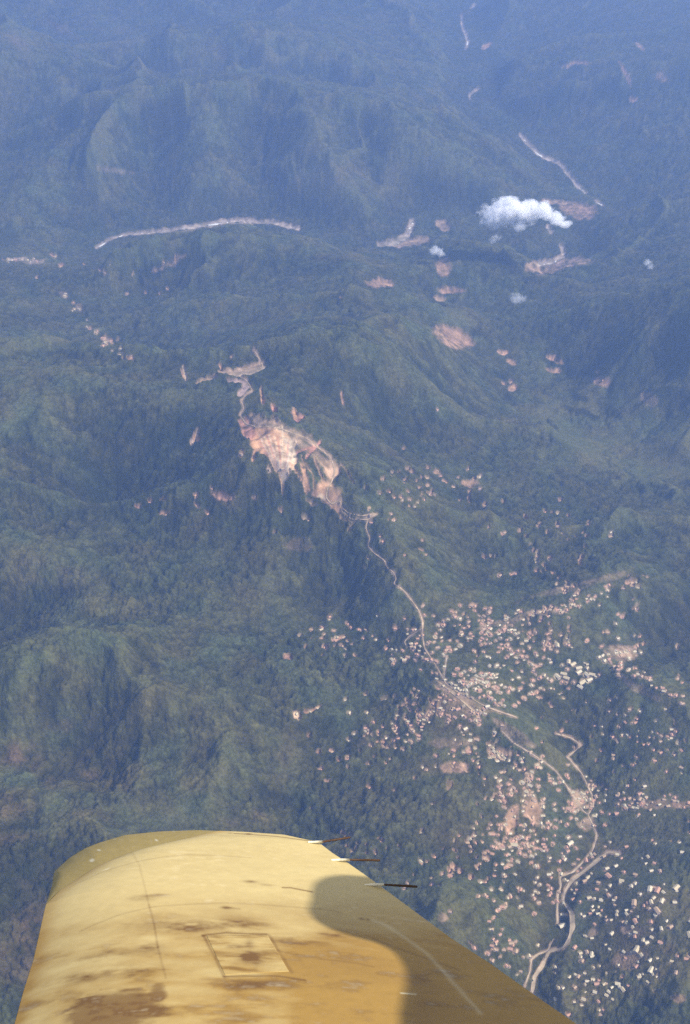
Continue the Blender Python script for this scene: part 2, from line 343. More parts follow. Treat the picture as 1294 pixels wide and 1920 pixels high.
for cx, cy, rx, ry, k in [(930,1190,190,70,.6),(900,1300,150,60,.7),(1080,1260,90,50,.6),(790,1230,60,60,.6),(1170,1240,70,60,.6),(1240,1300,60,30,.6),(985,1490,110,80,.6),(1180,1510,120,40,.6),
    (1000,1600,120,60,.55),(1180,1730,130,130,.6),(1040,1680,110,120,.5),(930,1760,60,70,.5),(650,1400,140,80,.4),(850,1370,90,50,.6),(650,1190,90,40,.5),(1100,1840,60,60,.5),(1050,1100,110,40,.5)]:
    put(low, blob(cx, cy, rx, ry, 0, .8, 1.5), k)
put(low, blob(1050, 1480, 420, 420, 0, .9), .3); put(tone, blob(1020, 1420, 360, 380, 0, .9), .22); put(tone, blob(1190, 1640, 180, 260, 0, .9), .5); put(low, blob(1190, 1640, 180, 260, 0, .9), .5); put(brown, blob(1150, 1720, 200, 220, 0, .9), .3); put(brown, blob(150, 1500, 400, 200, 0, .9), .18)
# bare slopes: the landslide beside the mountain road
put_clear(poly([(466,806),(500,800),(540,812),(556,850),(560,870),(545,880),(534,900),(531,930),(524,890),(505,860),(480,848),(468,836)], 2.5, .35), PINK)
for P_ in ([(530,818),(552,826),(556,866),(540,884),(531,905),(527,880),(538,850)],):
    put_clear(poly(P_, 4, .5), (.56, .47, .33), .8)
for k in range(16):
    x0 = 478 + k * 5.2; put_clear(pline([(x0, 812 + k), (x0 * .6 + 532 * .4, 850 + k), (x0 * .2 + 532 * .8, 890)], 1.3, .25, 1.2), [RED, (.52, .40, .28), (.30, .20, .13), PALE][k % 4], .75)
put_clear(poly([(445,785),(462,780),(475,800),(466,830),(452,812)], 3, .9), RED, .7)
put_clear(poly([(470,782),(520,790),(580,822),(600,850),(625,862),(600,864),(560,846),(510,806),(476,800)], 6, 1.5), TAN, .5)
for x0, y0, x1, y1 in [(575,872,590,915),(590,862,605,925),(566,860,576,900),(556,846,600,852)]: put_clear(pline([(x0, y0), ((x0 + x1) / 2 + 3, (y0 + y1) / 2), (x1, y1)], 1.8, .6), PINK, .6)
put_clear(poly([(592,858),(625,862),(634,890),(620,905),(612,915),(602,880)], 4, .9), (.46, .30, .17), .7)
put_clear(poly([(600,905),(622,905),(628,925),(645,950),(640,970),(600,936),(585,925)], 5, 1.2), PINK, .7)
for P_, w, c in [([(556,850),(590,838),(575,860),(600,830)],2.5,RED),([(565,872),(580,920)],3,PINK),([(545,870),(570,905),(575,925)],2.5,PINK),([(638,872),(652,895),(664,915)],1.2,TAN),
                 ([(372,812),(360,838)],3,(.55,.4,.3)),([(366,822),(371,828)],5,PINK),([(478,850),(474,866)],3,PINK),([(455,850),(452,856)],4,PINK),([(505,880),(508,884)],4,TAN),
                 ([(530,800),(530,930)],1.5,PALE),([(520,860),(532,905)],1.6,PALE),([(556,870),(532,905)],1.6,PALE),([(345,690),(350,714)],2.5,PALE),([(341,695),(346,712)],1.6,PINK),([(412,686),(416,698)],2,PINK),
                 ([(372,720),(395,714),(404,712)],3.5,TAN),([(440,702),(470,700),(494,690)],4,PALE),([(414,702),(440,700),(480,690),(492,684)],5,TAN),([(430,715),(466,722),(450,740)],5,(.33,.24,.2)),
                 ([(600,930),(605,935)],5,PALE),([(578,940),(583,944)],4,TAN),([(570,975),(576,975)],4,PALE),([(640,975),(665,980),(655,1000)],3,TAN),([(1010,290),(1016,294)],2,TAN),
                 ([(552,778),(560,790)],5,PINK),([(490,735),(494,760)],3,PINK),([(640,740),(644,760)],2,PINK),([(556,790),(566,786)],5,RED),([(512,770),(516,775)],4,RED)]:
    put_clear(pline(P_, w, .15), c, .85)
# fields and clearings with bare reddish soil
for cx, cy, rx, ry, an, c, k in [(852,634,40,19,25,PINK,.5),(832,502,17,22,-25,PINK,.45),(715,538,28,9,0,PINK,.45),(848,548,26,6,-10,PINK,.55),(825,564,15,5,0,TAN,.6),(830,424,14,8,20,TAN,.55),
    (772,458,38,10,-8,TAN,.5),(1088,396,36,16,15,PINK,.42),(1040,381,34,5,3,TAN,.6),(1000,503,20,11,-10,TAN,.45),(1070,498,50,8,-5,(.34,.24,.22),.4),(1035,508,36,6,-8,TAN,.4),
    (912,88,13,6,-35,PINK,.7),(1080,121,36,4,0,PINK,.5),(1170,140,26,4,55,RED,.45),(1240,148,18,5,40,PINK,.4),(1191,190,9,5,0,PINK,.7),(1200,88,12,6,50,PINK,.4),
    (200,318,20,6,10,(.5,.45,.4),.22),(225,325,26,4,10,(.4,.38,.33),.2),(1041,680,16,5,25,PINK,.7),(1038,700,14,4,25,PINK,.6),(1130,715,16,9,10,PINK,.55),(1215,750,20,14,20,TAN,.35),
    (958,732,9,7,-20,PINK,.7),(942,660,9,5,0,PINK,.7),(955,680,12,5,20,PINK,.55),(590,950,8,5,0,TAN,.5),(420,935,26,8,15,RED,.45),(310,967,9,6,0,PINK,.7),(283,942,5,4,0,PINK,.9),(308,940,6,4,0,PINK,.9),(262,954,5,4,0,RED,.8),
    (372,948,8,3,30,PINK,.9),(388,964,7,4,20,PINK,.8),(368,932,3,6,10,PINK,.8),(400,919,3,3,0,PINK,.9),(640,560,4,3,0,PINK,.5),(880,912,16,10,0,PINK,.45),(820,886,6,4,0,PINK,.6),(846,1395,40,12,0,TAN,.25),
    (560,1030,30,16,0,TAN,.15),(500,1195,10,8,0,PINK,.0),(543,1238,12,8,20,RED,.5),(560,1346,8,9,0,TAN,.8),(583,1336,13,5,-10,PINK,.8),(597,1330,5,4,0,PINK,.8),
    (850,1440,26,14,0,PINK,.4),(845,1475,8,14,0,PINK,.5),(935,1415,26,9,10,TAN,.55),(700,1400,60,10,0,TAN,.1),(1000,1520,16,30,-25,PINK,.5),(963,1540,11,26,10,PINK,.6),(1085,1500,14,18,0,TAN,.5),
    (1100,1545,18,14,0,TAN,.6),(1250,1510,50,8,0,PINK,.45),(1180,1800,34,22,0,TAN,.3),(1190,1745,20,14,0,TAN,.45),(1110,1750,12,9,0,TAN,.5),(830,1725,14,9,0,TAN,.5),(1270,1875,16,10,0,PINK,.4),
    (1160,1225,30,16,0,TAN,.45),(870,1310,60,12,25,TAN,.5),(850,1330,50,20,0,PINK,.25),(985,1160,90,7,-12,TAN,.3),(1080,1100,120,8,-15,TAN,.2),(1200,1290,60,8,32,TAN,.3),(960,1375,50,8,30,TAN,.3),
    (120,555,14,6,30,TAN,.3),(150,580,10,8,40,TAN,.3),(50,490,44,5,-4,(.45,.4,.36),.4),(320,497,40,5,-25,TAN,.35),(115,500,5,4,0,PINK,.9),(249,678,7,4,0,PINK,.8),(205,640,14,4,30,TAN,.5)]:
    if k > 0: put_clear(blob(cx, cy, rx, ry, an, .35), c, k)
# river gravel
RV = [[(182,467),(205,452),(232,441),(285,437),(342,432)], [(344,431),(400,421),(455,415),(510,421),(562,431)], [(712,461),(745,457),(765,444),(773,418)], [(1012,497),(1040,492),(1058,484),(1053,462)],
      [(1033,436),(1028,428)], [(1132,387),(1115,378)], [(1098,362),(1082,348),(1070,330),(1045,308),(1010,290),(978,255)], [(881,190),(882,181),(897,170)], [(872,93),(877,80),(868,52),(865,28)], [(884,16),(890,10)]]
for P_, w in zip(RV, (3, 4, 6, 4.5, 3.5, 2.5, 3.5, 2, 2.5, 2.5)): put_clear(pline(P_, w, .35, 2.5), (.42, .38, .31), .6)

# ------------------------------------------------------------------ roads
ROADS = {
 'mountain_road': (4.2, M_road, 'road', [(476,655),(486,672),(494,688),(470,698),(440,702),(462,712),(474,733),(460,742),(452,752),(458,766),(450,778),(462,796),(480,800),(515,800),(548,812),(580,824),(600,842),(620,858),(628,880),(624,900),
      (614,918),(612,934),(622,946),(642,936),(640,950),(652,962),(676,968),(707,964),(690,975),(660,974),(640,958)]),
 'valley_road': (4.6, M_road, 'road', [(690,975),(686,990),(694,1010),(690,1025),(706,1040),(722,1052),(726,1064),(740,1076),(744,1088),(738,1094),(758,1108),(772,1126),(786,1146),(793,1166),(792,1190),(796,1215),(812,1240),(826,1262),(836,1282),(858,1298),(884,1310),(912,1326),(940,1336),(970,1346)]),
 'village_lane': (4.0, M_track, 'road', [(792,1178),(768,1194),(758,1204),(764,1214)]),
 'ridge_lane': (4.5, M_track, 'road', [(838,1232),(834,1256),(832,1278)]),
 'market_street': (8.0, M_road, 'road', [(822,1278),(845,1296),(868,1316),(890,1334)]),
 'lower_road': (4.6, M_track, 'road', [(940,1370),(962,1392),(990,1410),(1022,1430),(1042,1446),(1060,1470),(1080,1500),(1092,1520),(1103,1528)]),
 'switchback': (4.6, M_track, 'road', [(1042,1376),(1072,1384),(1090,1398),(1076,1410),(1064,1420),(1078,1436),(1092,1452),(1104,1478),(1114,1498),(1113,1512),(1103,1528)]),
 'farm_road': (4.6, M_track, 'road', [(1103,1528),(1112,1548),(1120,1566),(1112,1594),(1092,1618),(1074,1636),(1050,1644),(1052,1662),(1046,1680),(1045,1710),(1046,1730),(1040,1756),(1028,1782),(1008,1790),(996,1800),(994,1822),(984,1850)]),
 'creek': (11.0, M_track, 'river', [(1164,1600),(1140,1598),(1118,1616),(1098,1632),(1074,1650),(1060,1670),(1056,1690),(1072,1712),(1074,1738),(1066,1765),(1056,1778),(1030,1784),(1016,1812),(1002,1832),(998,1862)]),
 'hill_road': (3.5, M_track, 'road', [(118,548),(136,566),(150,590),(154,612),(178,630),(196,642),(216,660)]),
}
GW = {}
for nm, (w, m, kd, P_) in ROADS.items():
    put(low, pline(P_, 11, 0, 4), .75)
    if nm == 'hill_road': continue
    put_clear(pline(P_, 2.4 if kd == 'road' else 4.2, .0, 1.6), (.30, .22, .13), .7)

# ------------------------------------------------------------------ where the houses stand
rs = np.random.default_rng(11)
H = []                                  # px, py, size, palette, zone
def cl(cx, cy, rx, ry, n, white, zone, size=1.0):
    for _ in range(int(n * 1.55)):
        a, b = np.clip(rs.normal(size=2), -1.9, 1.9); H.append((cx + a * rx * .6, cy + b * ry * .6, size * rs.uniform(.75, 1.3), int(rs.random() < white), zone))
def al(P_, n, white, zone, sp_=7, size=1.0):
    P_ = np.array(P_, float); sg = np.hypot(*(P_[1:] - P_[:-1]).T); c = np.r_[0, np.cumsum(sg)]
    for _ in range(n):
        t = rs.random() * c[-1]; H.append((np.interp(t, c, P_[:, 0]) + rs.normal() * sp_, np.interp(t, c, P_[:, 1]) + rs.normal() * sp_ * .7, size * rs.uniform(.75, 1.3), int(rs.random() < white), zone))
def ex(P_, white, zone, size=1.0):
    for x, y in P_: H.append((x, y, size, white, zone))
Z = ['the crowded village slope', 'the pale village cluster', 'the brown slope below the street', 'the ridge lane right of the village', 'the white building cluster',
     'the slope left of the village', 'the green slope below the village', 'the clearings by the winding track', 'the slope above the wing rods', 'the slope between wing and creek',
     'the fields right of the creek', 'the far upper-left valley', 'the slope around the landslide', 'the valley right of the ridge', 'the hills right of the village']
ex([(1045,1270),(1057,1265),(1062,1273),(1085,1262),(1100,1266),(1110,1266),(1092,1280),(1088,1290),(1105,1276),(1085,1254),(1045,1212),(1066,1243),(1074,1247)], 1, 4, 1.45)
ex([(963,1586)], 1, 8, 1.6); ex([(1092,1282)], 1, 4, 1.6)
cl(890,1275,62,22,48,.7,1); cl(845,1335,85,34,62,.25,2); cl(930,1185,120,42,80,.25,0); cl(790,1222,48,36,34,.25,0); cl(870,1170,60,20,16,.2,0)
al([(975,1160),(1010,1152),(1060,1140),(1130,1118)], 40, .45, 3, 8); al([(985,1015),(1010,1060),(1060,1100),(1090,1130)], 20, .3, 3, 7); al([(1130,1110),(1180,1100),(1230,1075)], 16, .2, 3, 8)
cl(1160,1228,45,36,34,.45,14); al([(1195,1262),(1230,1282),(1275,1318)], 18, .3, 14, 6); cl(1010,1240,80,36,36,.4,0); cl(985,1300,60,26,26,.2,1)
al([(1120,1180),(1165,1160),(1200,1130)], 8, .2, 14, 7)
cl(650,1195,85,34,20,.2,5); ex([(618,1158),(584,1182),(604,1200),(573,1219),(658,1178),(686,1182),(742,1180),(642,1213),(724,1218)], 0, 5, 1.2)
ex([(556,1340),(562,1352),(582,1337),(597,1330),(648,1314),(655,1338),(688,1338),(686,1372),(655,1390),(665,1378),(725,1314),(740,1309),(722,1315)], 1, 6, 1.1)
ex([(580,1383),(597,1414),(622,1411),(652,1426),(653,1421),(635,1428),(602,1446),(612,1470),(693,1479),(740,1485),(691,1435),(653,1443),(703,1422),(742,1404),(757,1408),(676,1412),(710,1380),(719,1393),(771,1392)], 0, 6, 1.1)
cl(740,1370,60,30,22,.25,6); cl(980,1480,75,60,62,.3,7); al([(875,1385),(930,1412),(975,1430),(1010,1440)], 24, .55, 7, 7); cl(1185,1505,100,26,40,.3,10); cl(1100,1500,30,50,22,.4,7)
cl(985,1580,90,42,62,.25,8); cl(900,1600,60,50,22,.15,8); cl(1040,1660,110,50,44,.5,9); cl(935,1750,50,70,30,.25,9); cl(700,1590,60,22,9,.1,8); cl(790,1640,70,30,9,.1,8)
for _ in range(330):
    x_, y_ = rs.uniform(560, 1300), rs.uniform(1110, 1930)
    if rs.random() < math.exp(-((x_ - 1040) / 260) ** 2 - ((y_ - 1480) / 330) ** 2) + .12: H.append((x_, y_, rs.uniform(.7, 1.15), int(rs.random() < .35), 9 if x_ < 1060 and y_ > 1560 else 10 if x_ > 1060 and y_ > 1440 else 6 if x_ < 820 else 7 if y_ > 1360 else 0))
cl(1180,1720,110,120,70,.65,10, 1.12); cl(1110,1850,60,60,22,.5,10); cl(1230,1400,70,60,24,.35,14); cl(1140,1350,80,50,16,.3,14); cl(880,1420,70,30,18,.15,7)
ex([(1146,1726),(1110,1760),(1096,1755),(1196,1720),(1250,1728),(1233,1798),(1232,1832),(1197,1805),(1238,1770),(1200,1830),(1227,1862),(1077,1880),(1182,1752),(1136,1772),(1122,1702),(1112,1708),(1163,1655),(1144,1580),(1115,1686),(1160,1810)], 1, 10, .9)
al([(0,492),(60,488),(110,480)], 14, .7, 11, 4); ex([(113,502),(70,524),(158,498),(188,508),(250,515),(307,493),(312,542),(300,556),(274,551),(238,552),(315,545),(328,490),(197,513),(206,497)], 0, 11, 1.1)
al([(112,545),(150,590),(165,620)], 9, .5, 11, 5); al([(178,625),(240,678)], 14, .4, 11, 6); ex([(249,677),(434,671),(210,641),(193,650),(222,641)], 0, 11, 1.2)
ex([(262,954),(281,943),(308,939),(311,967),(368,949),(390,965),(398,918),(367,930),(478,940),(530,880),(527,962),(578,978),(505,882),(453,853),(516,1005)], 0, 12, 1.1)
ex([(880,911),(820,884),(850,915),(788,917),(820,770),(757,845),(717,1017),(692,955),(694,967),(880,945),(768,938),(718,900),(900,918)], 0, 12, 1.1); cl(800,920,100,36,24,.2,12); cl(730,1020,60,60,9,.2,12)
ex([(958,718),(944,722),(958,734),(942,662),(1120,700),(1130,714),(975,1000),(1012,988),(946,1000),(908,1050),(938,1080),(1080,1010),(1100,1010)], 0, 13, 1.2); cl(1020,1010,110,60,22,.3,3)
H = [h for h in H if -20 < h[0] < 1310 and not (h[1] > 1560 and h[0] < 600 + (h[1] - 1580) * 1.41 + 8)]
Hp = np.array([(h[0], h[1]) for h in H]); HPOS = hit(Hp[:, 0], Hp[:, 1])
HPX, HPY = project(HPOS)
hd = np.linalg.norm(HPOS, axis=1)
for (x, y, s, wht, z), d, gx_, gy_ in zip(H, hd, HPX, HPY):
    r = (3.0 + 1.6 * rs.random()) * s * (4600 / d) ** .5
    c = [(.42, .25, .15), (.44, .28, .17), (.36, .23, .14)][int(rs.integers(3))] if not wht else [(.42, .33, .20), (.36, .31, .18)][int(rs.integers(2))]
    put_clear(blob(x, y, r * 1.25, r * .85, rs.uniform(-40, 40), .6, .12), c, .95 if rs.random() < .8 else .6)

# ------------------------------------------------------------------ fine surface of the visible land, finer near than far
NA, NRW = 1300, 1180
az = np.linspace(-.42, .42, NA)
dep = R(60) - (R(60) - R(10.6)) * np.linspace(0, 1, NRW) ** .93
yy = (HC - 520) / np.tan(dep); yy = yy[yy < Y1 - 200]; NRW = len(yy)
FX = yy[:, None] * az[None] * 1.02; FY = np.repeat(yy[:, None], NA, 1)
FZ = ground(FX, FY)
P = np.stack([FX, FY, FZ - HC], -1); px, py = project(P)
def samp(Lr):
    u = np.clip(px / 2 + MO, 0, MW - 1.01); v = np.clip(py / 2 + MO, 0, MH - 1.01); i = u.astype(int); j = v.astype(int)
    fu, fv = u - i, v - j
    if Lr.ndim == 3: fu, fv = fu[..., None], fv[..., None]
    return (Lr[j, i] * (1 - fu) + Lr[j, i + 1] * fu) * (1 - fv) + (Lr[j + 1, i] * (1 - fu) + Lr[j + 1, i + 1] * fu) * fv
inside = ((px > -30) & (px < 1324) & (py > -30) & (py < 1950))
c_clear = samp(clear) * inside; c_col = samp(ccol); c_tone = samp(tone) * inside; c_brown = samp(brown) * inside; c_low = np.clip(samp(low) * inside, 0, 1)
def blur(A, n):
    for ax_ in (0, 1):
        k = 2 * n + 1; c = np.cumsum(np.pad(A, [(n + 1, n) if a == ax_ else (0, 0) for a in (0, 1)], mode='edge'), axis=ax_)
        A = (c[k:] - c[:-k]) / k if ax_ == 0 else (c[:, k:] - c[:, :-k]) / k
    return A
ridge = np.clip((G - blur(blur(G, 3), 3)) / 12, -1, 1) * .55 + np.clip((G - blur(blur(G, 10), 10)) / 60, -1, 1) * .45  # ridges lighter, gullies darker: scrub and forest tone that also paints relief shading
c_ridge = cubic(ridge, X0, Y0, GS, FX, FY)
rdf = np.where(True, cubic(np.minimum(rd, 2000), X0, Y0, GS, FX, FY), 0)
# canopy: rounded tree crowns, then larger clumps
cellsz = np.hypot(FX, FY) / 4000 * 3.2
def crowns(x, y, s, k):
    x = x + .8 * s * fbm(x / (6 * s), y / (6 * s), 2, k); u, v = x / s, y / s; i = np.floor(u).astype(np.int64); j = np.floor(v).astype(np.int64); best = np.zeros(x.shape)
    for a in (-1, 0, 1):
        for b in (-1, 0, 1):
            I, J = i + a, j + b; r = .45 + .45 * h4(I, J, k); d2 = (u - I - h4(I, J, (k + 1) & 3)) ** 2 + (v - J - h4(I, J, (k + 2) & 3)) ** 2
            best = np.maximum(best, np.sqrt(np.clip(1 - d2 / (r * r), 0, 1)) * (r + .15) * (.6 + .6 * h4(I, J, (k + 3) & 3)))
    return best
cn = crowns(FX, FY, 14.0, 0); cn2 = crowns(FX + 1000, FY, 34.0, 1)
patch = fbm(FX / 260, FY / 260, 4, 2); patch2 = fbm(FX / 900, FY / 900, 3, 3)
big = smooth(-.35, .35, patch + .25 * patch2 - .35 * c_tone - .5 * c_ridge)          # 1: tall forest, 0: scrub
k1 = np.clip(4.0 / cellsz, 0.12, 1) ** 1.5; k2 = np.clip(8 / cellsz, 0.3, 1)
canopy = (4.5 + 7.5 * cn * k1 * (.5 + .6 * big) + 12 * cn2 * k2 * (.35 + .9 * big) + 3 * fbm(FX / 60, FY / 60, 2, 0) * k2 + 3 * big)
canopy = canopy * (1 - .8 * c_low) * (1 - smooth(.15, .75, c_clear))
FZc = FZ + np.maximum(canopy, 0)
# colours
dark, mid_, light_, brn = np.array((.016, .018, .004)), np.array((.036, .037, .010)), np.array((.067, .068, .022)), np.array((.105, .072, .038))
g = np.clip(.36 + .55 * (1 - big) * .5 + .62 * c_tone + .24 * c_ridge + .14 * patch + .24 * fbm(FX / 45, FY / 45, 3, 1) + .42 * (cn - .45) + .38 * (cn2 - .5), 0, 1)[..., None]  # crown tops lightened, gaps darkened: canopy shading painted into the leaf colour
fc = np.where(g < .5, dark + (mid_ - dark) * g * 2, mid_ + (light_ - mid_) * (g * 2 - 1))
bb = np.clip(c_brown * (.75 + .9 * fbm(FX / 40, FY / 40, 3, 3)) + .16 * smooth(.25, .8, fbm(FX / 330 + 9, FY / 330, 4, 1)), 0, 1)[..., None]
fc = fc * (1 - bb * .75) + brn * bb * .75
hue = fbm(FX / 120, FY / 120, 3, 0)[..., None]
fc = fc * (1 + hue * np.array((.26, .06, -.10)))
ss = np.clip(c_clear * 1.25 * (1 + .85 * fbm(FX / 34, FY / 34, 4, 3)) - .06, 0, 1)[..., None]
gc = c_col * (.85 + .6 * fbm(FX / 25, FY / 25, 3, 2)[..., None])
allc = fc * (1 - ss) + gc * ss
NV = NRW * NA
idx = np.arange(NV).reshape(NRW, NA)
quad = np.stack([idx[:-1, :-1], idx[:-1, 1:], idx[1:, 1:], idx[1:, :-1]], -1).reshape(-1, 4)
cf = c_clear[:-1, :-1].ravel()
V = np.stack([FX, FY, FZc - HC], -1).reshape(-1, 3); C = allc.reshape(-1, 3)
def sub(name, sel, m):
    F = quad[sel]; used, inv = np.unique(F, return_inverse=True)
    return link(np_mesh(name, V[used], inv.reshape(-1, 4), m, C[used]))
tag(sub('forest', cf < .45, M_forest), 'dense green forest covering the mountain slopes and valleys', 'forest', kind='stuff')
tag(sub('ground', cf >= .45, M_ground), kind='structure')

# coarse land underneath and out to the horizon
st = 6
cx_, cy_ = GX[::st, ::st], GY[::st, ::st]; cz = G[::st, ::st]
cz = np.minimum(cz, cz) - 22
edge = 42000.0
ax = np.r_[-edge, cx_[0], edge]; ay = np.r_[-edge, cy_[:, 0], edge + 6000]
TX, TY = np.meshgrid(ax, ay); TZ = np.full(TX.shape, 300.0); TZ[1:-1, 1:-1] = cz
TZ[1:-1, 0] = cz[:, 0]; TZ[1:-1, -1] = cz[:, -1]; TZ[0, 1:-1] = cz[0]; TZ[-1, 1:-1] = cz[-1]
ii = np.arange(TX.size).reshape(TX.shape)
tg = np.clip(.45 + .4 * fbm(TX / 400, TY / 400, 4, 1), 0, 1)[..., None]
TV = np.stack([TX, TY, TZ - HC], -1).reshape(-1, 3)
F_ = np.stack([ii[:-1, :-1], ii[:-1, 1:], ii[1:, 1:], ii[1:, :-1]], -1).reshape(-1, 4)
tag(link(np_mesh('terrain', TV, F_, M_forest, (dark + (light_ - dark) * tg).reshape(-1, 3))), kind='structure')

# ------------------------------------------------------------------ roads and rivers as ribbons on the ground
def resample(P_, step):
    P_ = np.array(P_, float); sg = np.linalg.norm(P_[1:] - P_[:-1], axis=1); c = np.r_[0, np.cumsum(sg)]; t = np.linspace(0, c[-1], max(3, int(c[-1] / step)))
    return np.stack([np.interp(t, c, P_[:, i]) for i in range(P_.shape[1])], -1)
def ribbon(name, W3, width, m, lift, seed=0):
    W2 = W3[:, :2].copy()
    for _ in range(2): W2[1:-1] = (W2[:-2] + 2 * W2[1:-1] + W2[2:]) / 4
    W2 = resample(W2, 7.0 if width < 30 else 14.0); T = np.gradient(W2, axis=0); T /= np.linalg.norm(T, axis=1, keepdims=True) + 1e-9
    Nn = np.stack([-T[:, 1], T[:, 0]], -1); s_ = np.arange(len(W2)); wv = width * (1 + (.4 if width > 13 else .8) * fbm(s_ / 6.0 + seed * 7, s_ * 0.0 + seed, 4, 1)) * np.minimum(1, np.minimum(s_ + 1, len(s_) - s_) / 3.0)
    cols_ = 5; VV = []
    for k in range(cols_):
        o = (k / (cols_ - 1) - .5) * wv; x = W2[:, 0] + Nn[:, 0] * o; y = W2[:, 1] + Nn[:, 1] * o; VV.append(np.stack([x, y, ground(x, y) - HC + lift], -1))
    VV = np.stack(VV, 1); VV[..., 2] = np.maximum(VV[..., 2], VV[..., 2].mean(1, keepdims=True) - .3)
    id_ = np.arange(len(W2) * cols_).reshape(-1, cols_)
    F = np.stack([id_[:-1, :-1], id_[:-1, 1:], id_[1:, 1:], id_[1:, :-1]], -1).reshape(-1, 4)
    return link(np_mesh(name, VV.reshape(-1, 3), F, m))
for q, (nm, (w, m, kd, P_)) in enumerate(ROADS.items()):
    if nm == 'hill_road': continue
    Pp = resample(P_, 2.5); W3 = hit(Pp[:, 0], Pp[:, 1])
    ribbon('road' if kd == 'road' else 'river', W3, w, m, 1.3, q)['kind'] = 'structure'
for q, (P_, w) in enumerate(zip(RV, (22, 28, 42, 50, 30, 20, 24, 15, 32, 22))):
    Pp = resample(P_, 3); W3 = hit(Pp[:, 0], Pp[:, 1])
    ribbon('river', W3, w, M_river, 1.6, q + 20)['kind'] = 'structure'

# ------------------------------------------------------------------ houses
M_wall = mat('rendered_house_wall', (.42, .34, .27), .9, noise=[(.5, .8, 1.15, 2)])
M_roofs = [mat('faded_pink_tile_roof', (.44, .25, .16), .9, noise=[(.8, .8, 1.15, 2)]), mat('dry_tan_thatch_roof', (.40, .28, .17), 1, noise=[(.8, .75, 1.15, 2)]),
           mat('pale_metal_roof', (.50, .43, .28), .5, noise=[(.4, .85, 1.1, 2)]), mat('cream_sheet_roof', (.46, .38, .23), .6, noise=[(.4, .85, 1.1, 2)])]
def house_arrays(lx, ly, hw, hr, ov):
    a, b = lx / 2, ly / 2; A_, B_ = a + ov, b + ov; e = hw - .25
    v = [(-a,-b,-4),(a,-b,-4),(a,b,-4),(-a,b,-4),(-a,-b,hw),(a,-b,hw),(a,b,hw),(-a,b,hw),(-a,0,hr-.1),(a,0,hr-.1)]
    f = [(0,1,5,4),(1,2,6,5),(2,3,7,6),(3,0,4,7)]; tri = [(4,7,8),(5,9,6)]
    r = [(-A_,-B_,e),(A_,-B_,e),(A_,0,hr),(-A_,0,hr),(A_,B_,e),(-A_,B_,e),(-A_,-B_,e-.2),(A_,-B_,e-.2),(A_,B_,e-.2),(-A_,B_,e-.2)]
    o = len(v); rf = [(0,1,2,3),(3,2,4,5),(0,6,7,1),(5,4,8,9)]; rf = [tuple(i + o for i in q_) for q_ in rf]
    return v, f, tri, r, rf
protos = []
for k, (lx, ly, hw, hr) in enumerate([(9.5, 6.5, 3.0, 5.2), (11.5, 7.0, 3.2, 5.6), (8.0, 6.0, 2.6, 4.8), (15.0, 8.5, 4.0, 6.6)]):
    row = []
    for m in M_roofs:
        v, f, tri, r, rf = house_arrays(lx, ly, hw, hr, .7)
        me = bpy.data.meshes.new('house'); me.from_pydata(v + r, [], f + tri + rf); me.materials.append(M_wall); me.materials.append(m)
        me.polygons.foreach_set('material_index', [0] * (len(f) + len(tri)) + [1] * len(rf)); row.append(me)
    protos.append(row)
px_size = np.array([h[2] for h in H]) / hd
order = np.argsort(-px_size)
first = set(order[:300].tolist())
roofname = ['pink tiled roof', 'tan thatched roof', 'pale metal roof', 'cream roof']
sub_ = {}
for z_ in range(len(Z)):
    m_ = [i for i in first if H[i][4] == z_]
    if not m_: continue
    xs_ = np.array([H[i][0] for i in m_]); ys_ = np.array([H[i][1] for i in m_]); qx = np.quantile(xs_, [1/3, 2/3]); qy = np.quantile(ys_, [1/3, 2/3])
    for i in m_:
        a_ = 0 if H[i][0] < qx[0] else 2 if H[i][0] > qx[1] else 1; b_ = 0 if H[i][1] < qy[0] else 2 if H[i][1] > qy[1] else 1
        sub_[i] = [['at the upper left of', 'at the top of', 'at the upper right of'], ['at the left of', 'in the middle of', 'at the right of'], ['at the lower left of', 'at the bottom of', 'at the lower right of']][b_][a_]
rest_v, rest_f, rest_m, off = [], [], [], 0
for i in range(len(H)):
    x, y, s, wht, z = H[i]; kp = 3 if s >= 1.4 else int(rs.integers(3)); kr = int(rs.integers(2)) + 2 * wht
    rot = rs.uniform(0, math.pi); p = HPOS[i]
    if i in first:
        o = bpy.data.objects.new('house', protos[kp][kr]); o.location = p + np.array((0, 0, .4)); o.rotation_euler = (0, 0, rot); o.scale = (s * 1.05,) * 3
        link(o); sz = ['small', 'mid-sized', 'tiny', 'large'][kp]
        tag(o, f'{sz} house, {roofname[kr]}, {sub_[i]} {Z[z]}', 'house', f'{sz} houses, {roofname[kr]}, {sub_[i]} {Z[z]}')
    else:
        me = protos[kp][kr]; c, n_ = math.cos(rot), math.sin(rot)
        vv = np.array([q_.co[:] for q_ in me.vertices]) * s; vv = np.stack([vv[:, 0] * c - vv[:, 1] * n_ + p[0], vv[:, 0] * n_ + vv[:, 1] * c + p[1], vv[:, 2] + p[2] + .4], -1)
        rest_v += vv.tolist()
        for q_ in me.polygons: rest_f.append(tuple(t + off for t in q_.vertices)); rest_m.append(0 if q_.material_index == 0 else kr + 1)
        off += len(vv)
me = bpy.data.meshes.new('distant_houses'); me.from_pydata(rest_v, [], rest_f)
for m in [M_wall] + M_roofs: me.materials.append(m)
me.polygons.foreach_set('material_index', rest_m)
tag(link(bpy.data.objects.new('distant_houses', me)), 'hundreds of tiny far-off houses dotted over the village slopes', 'houses', kind='stuff')

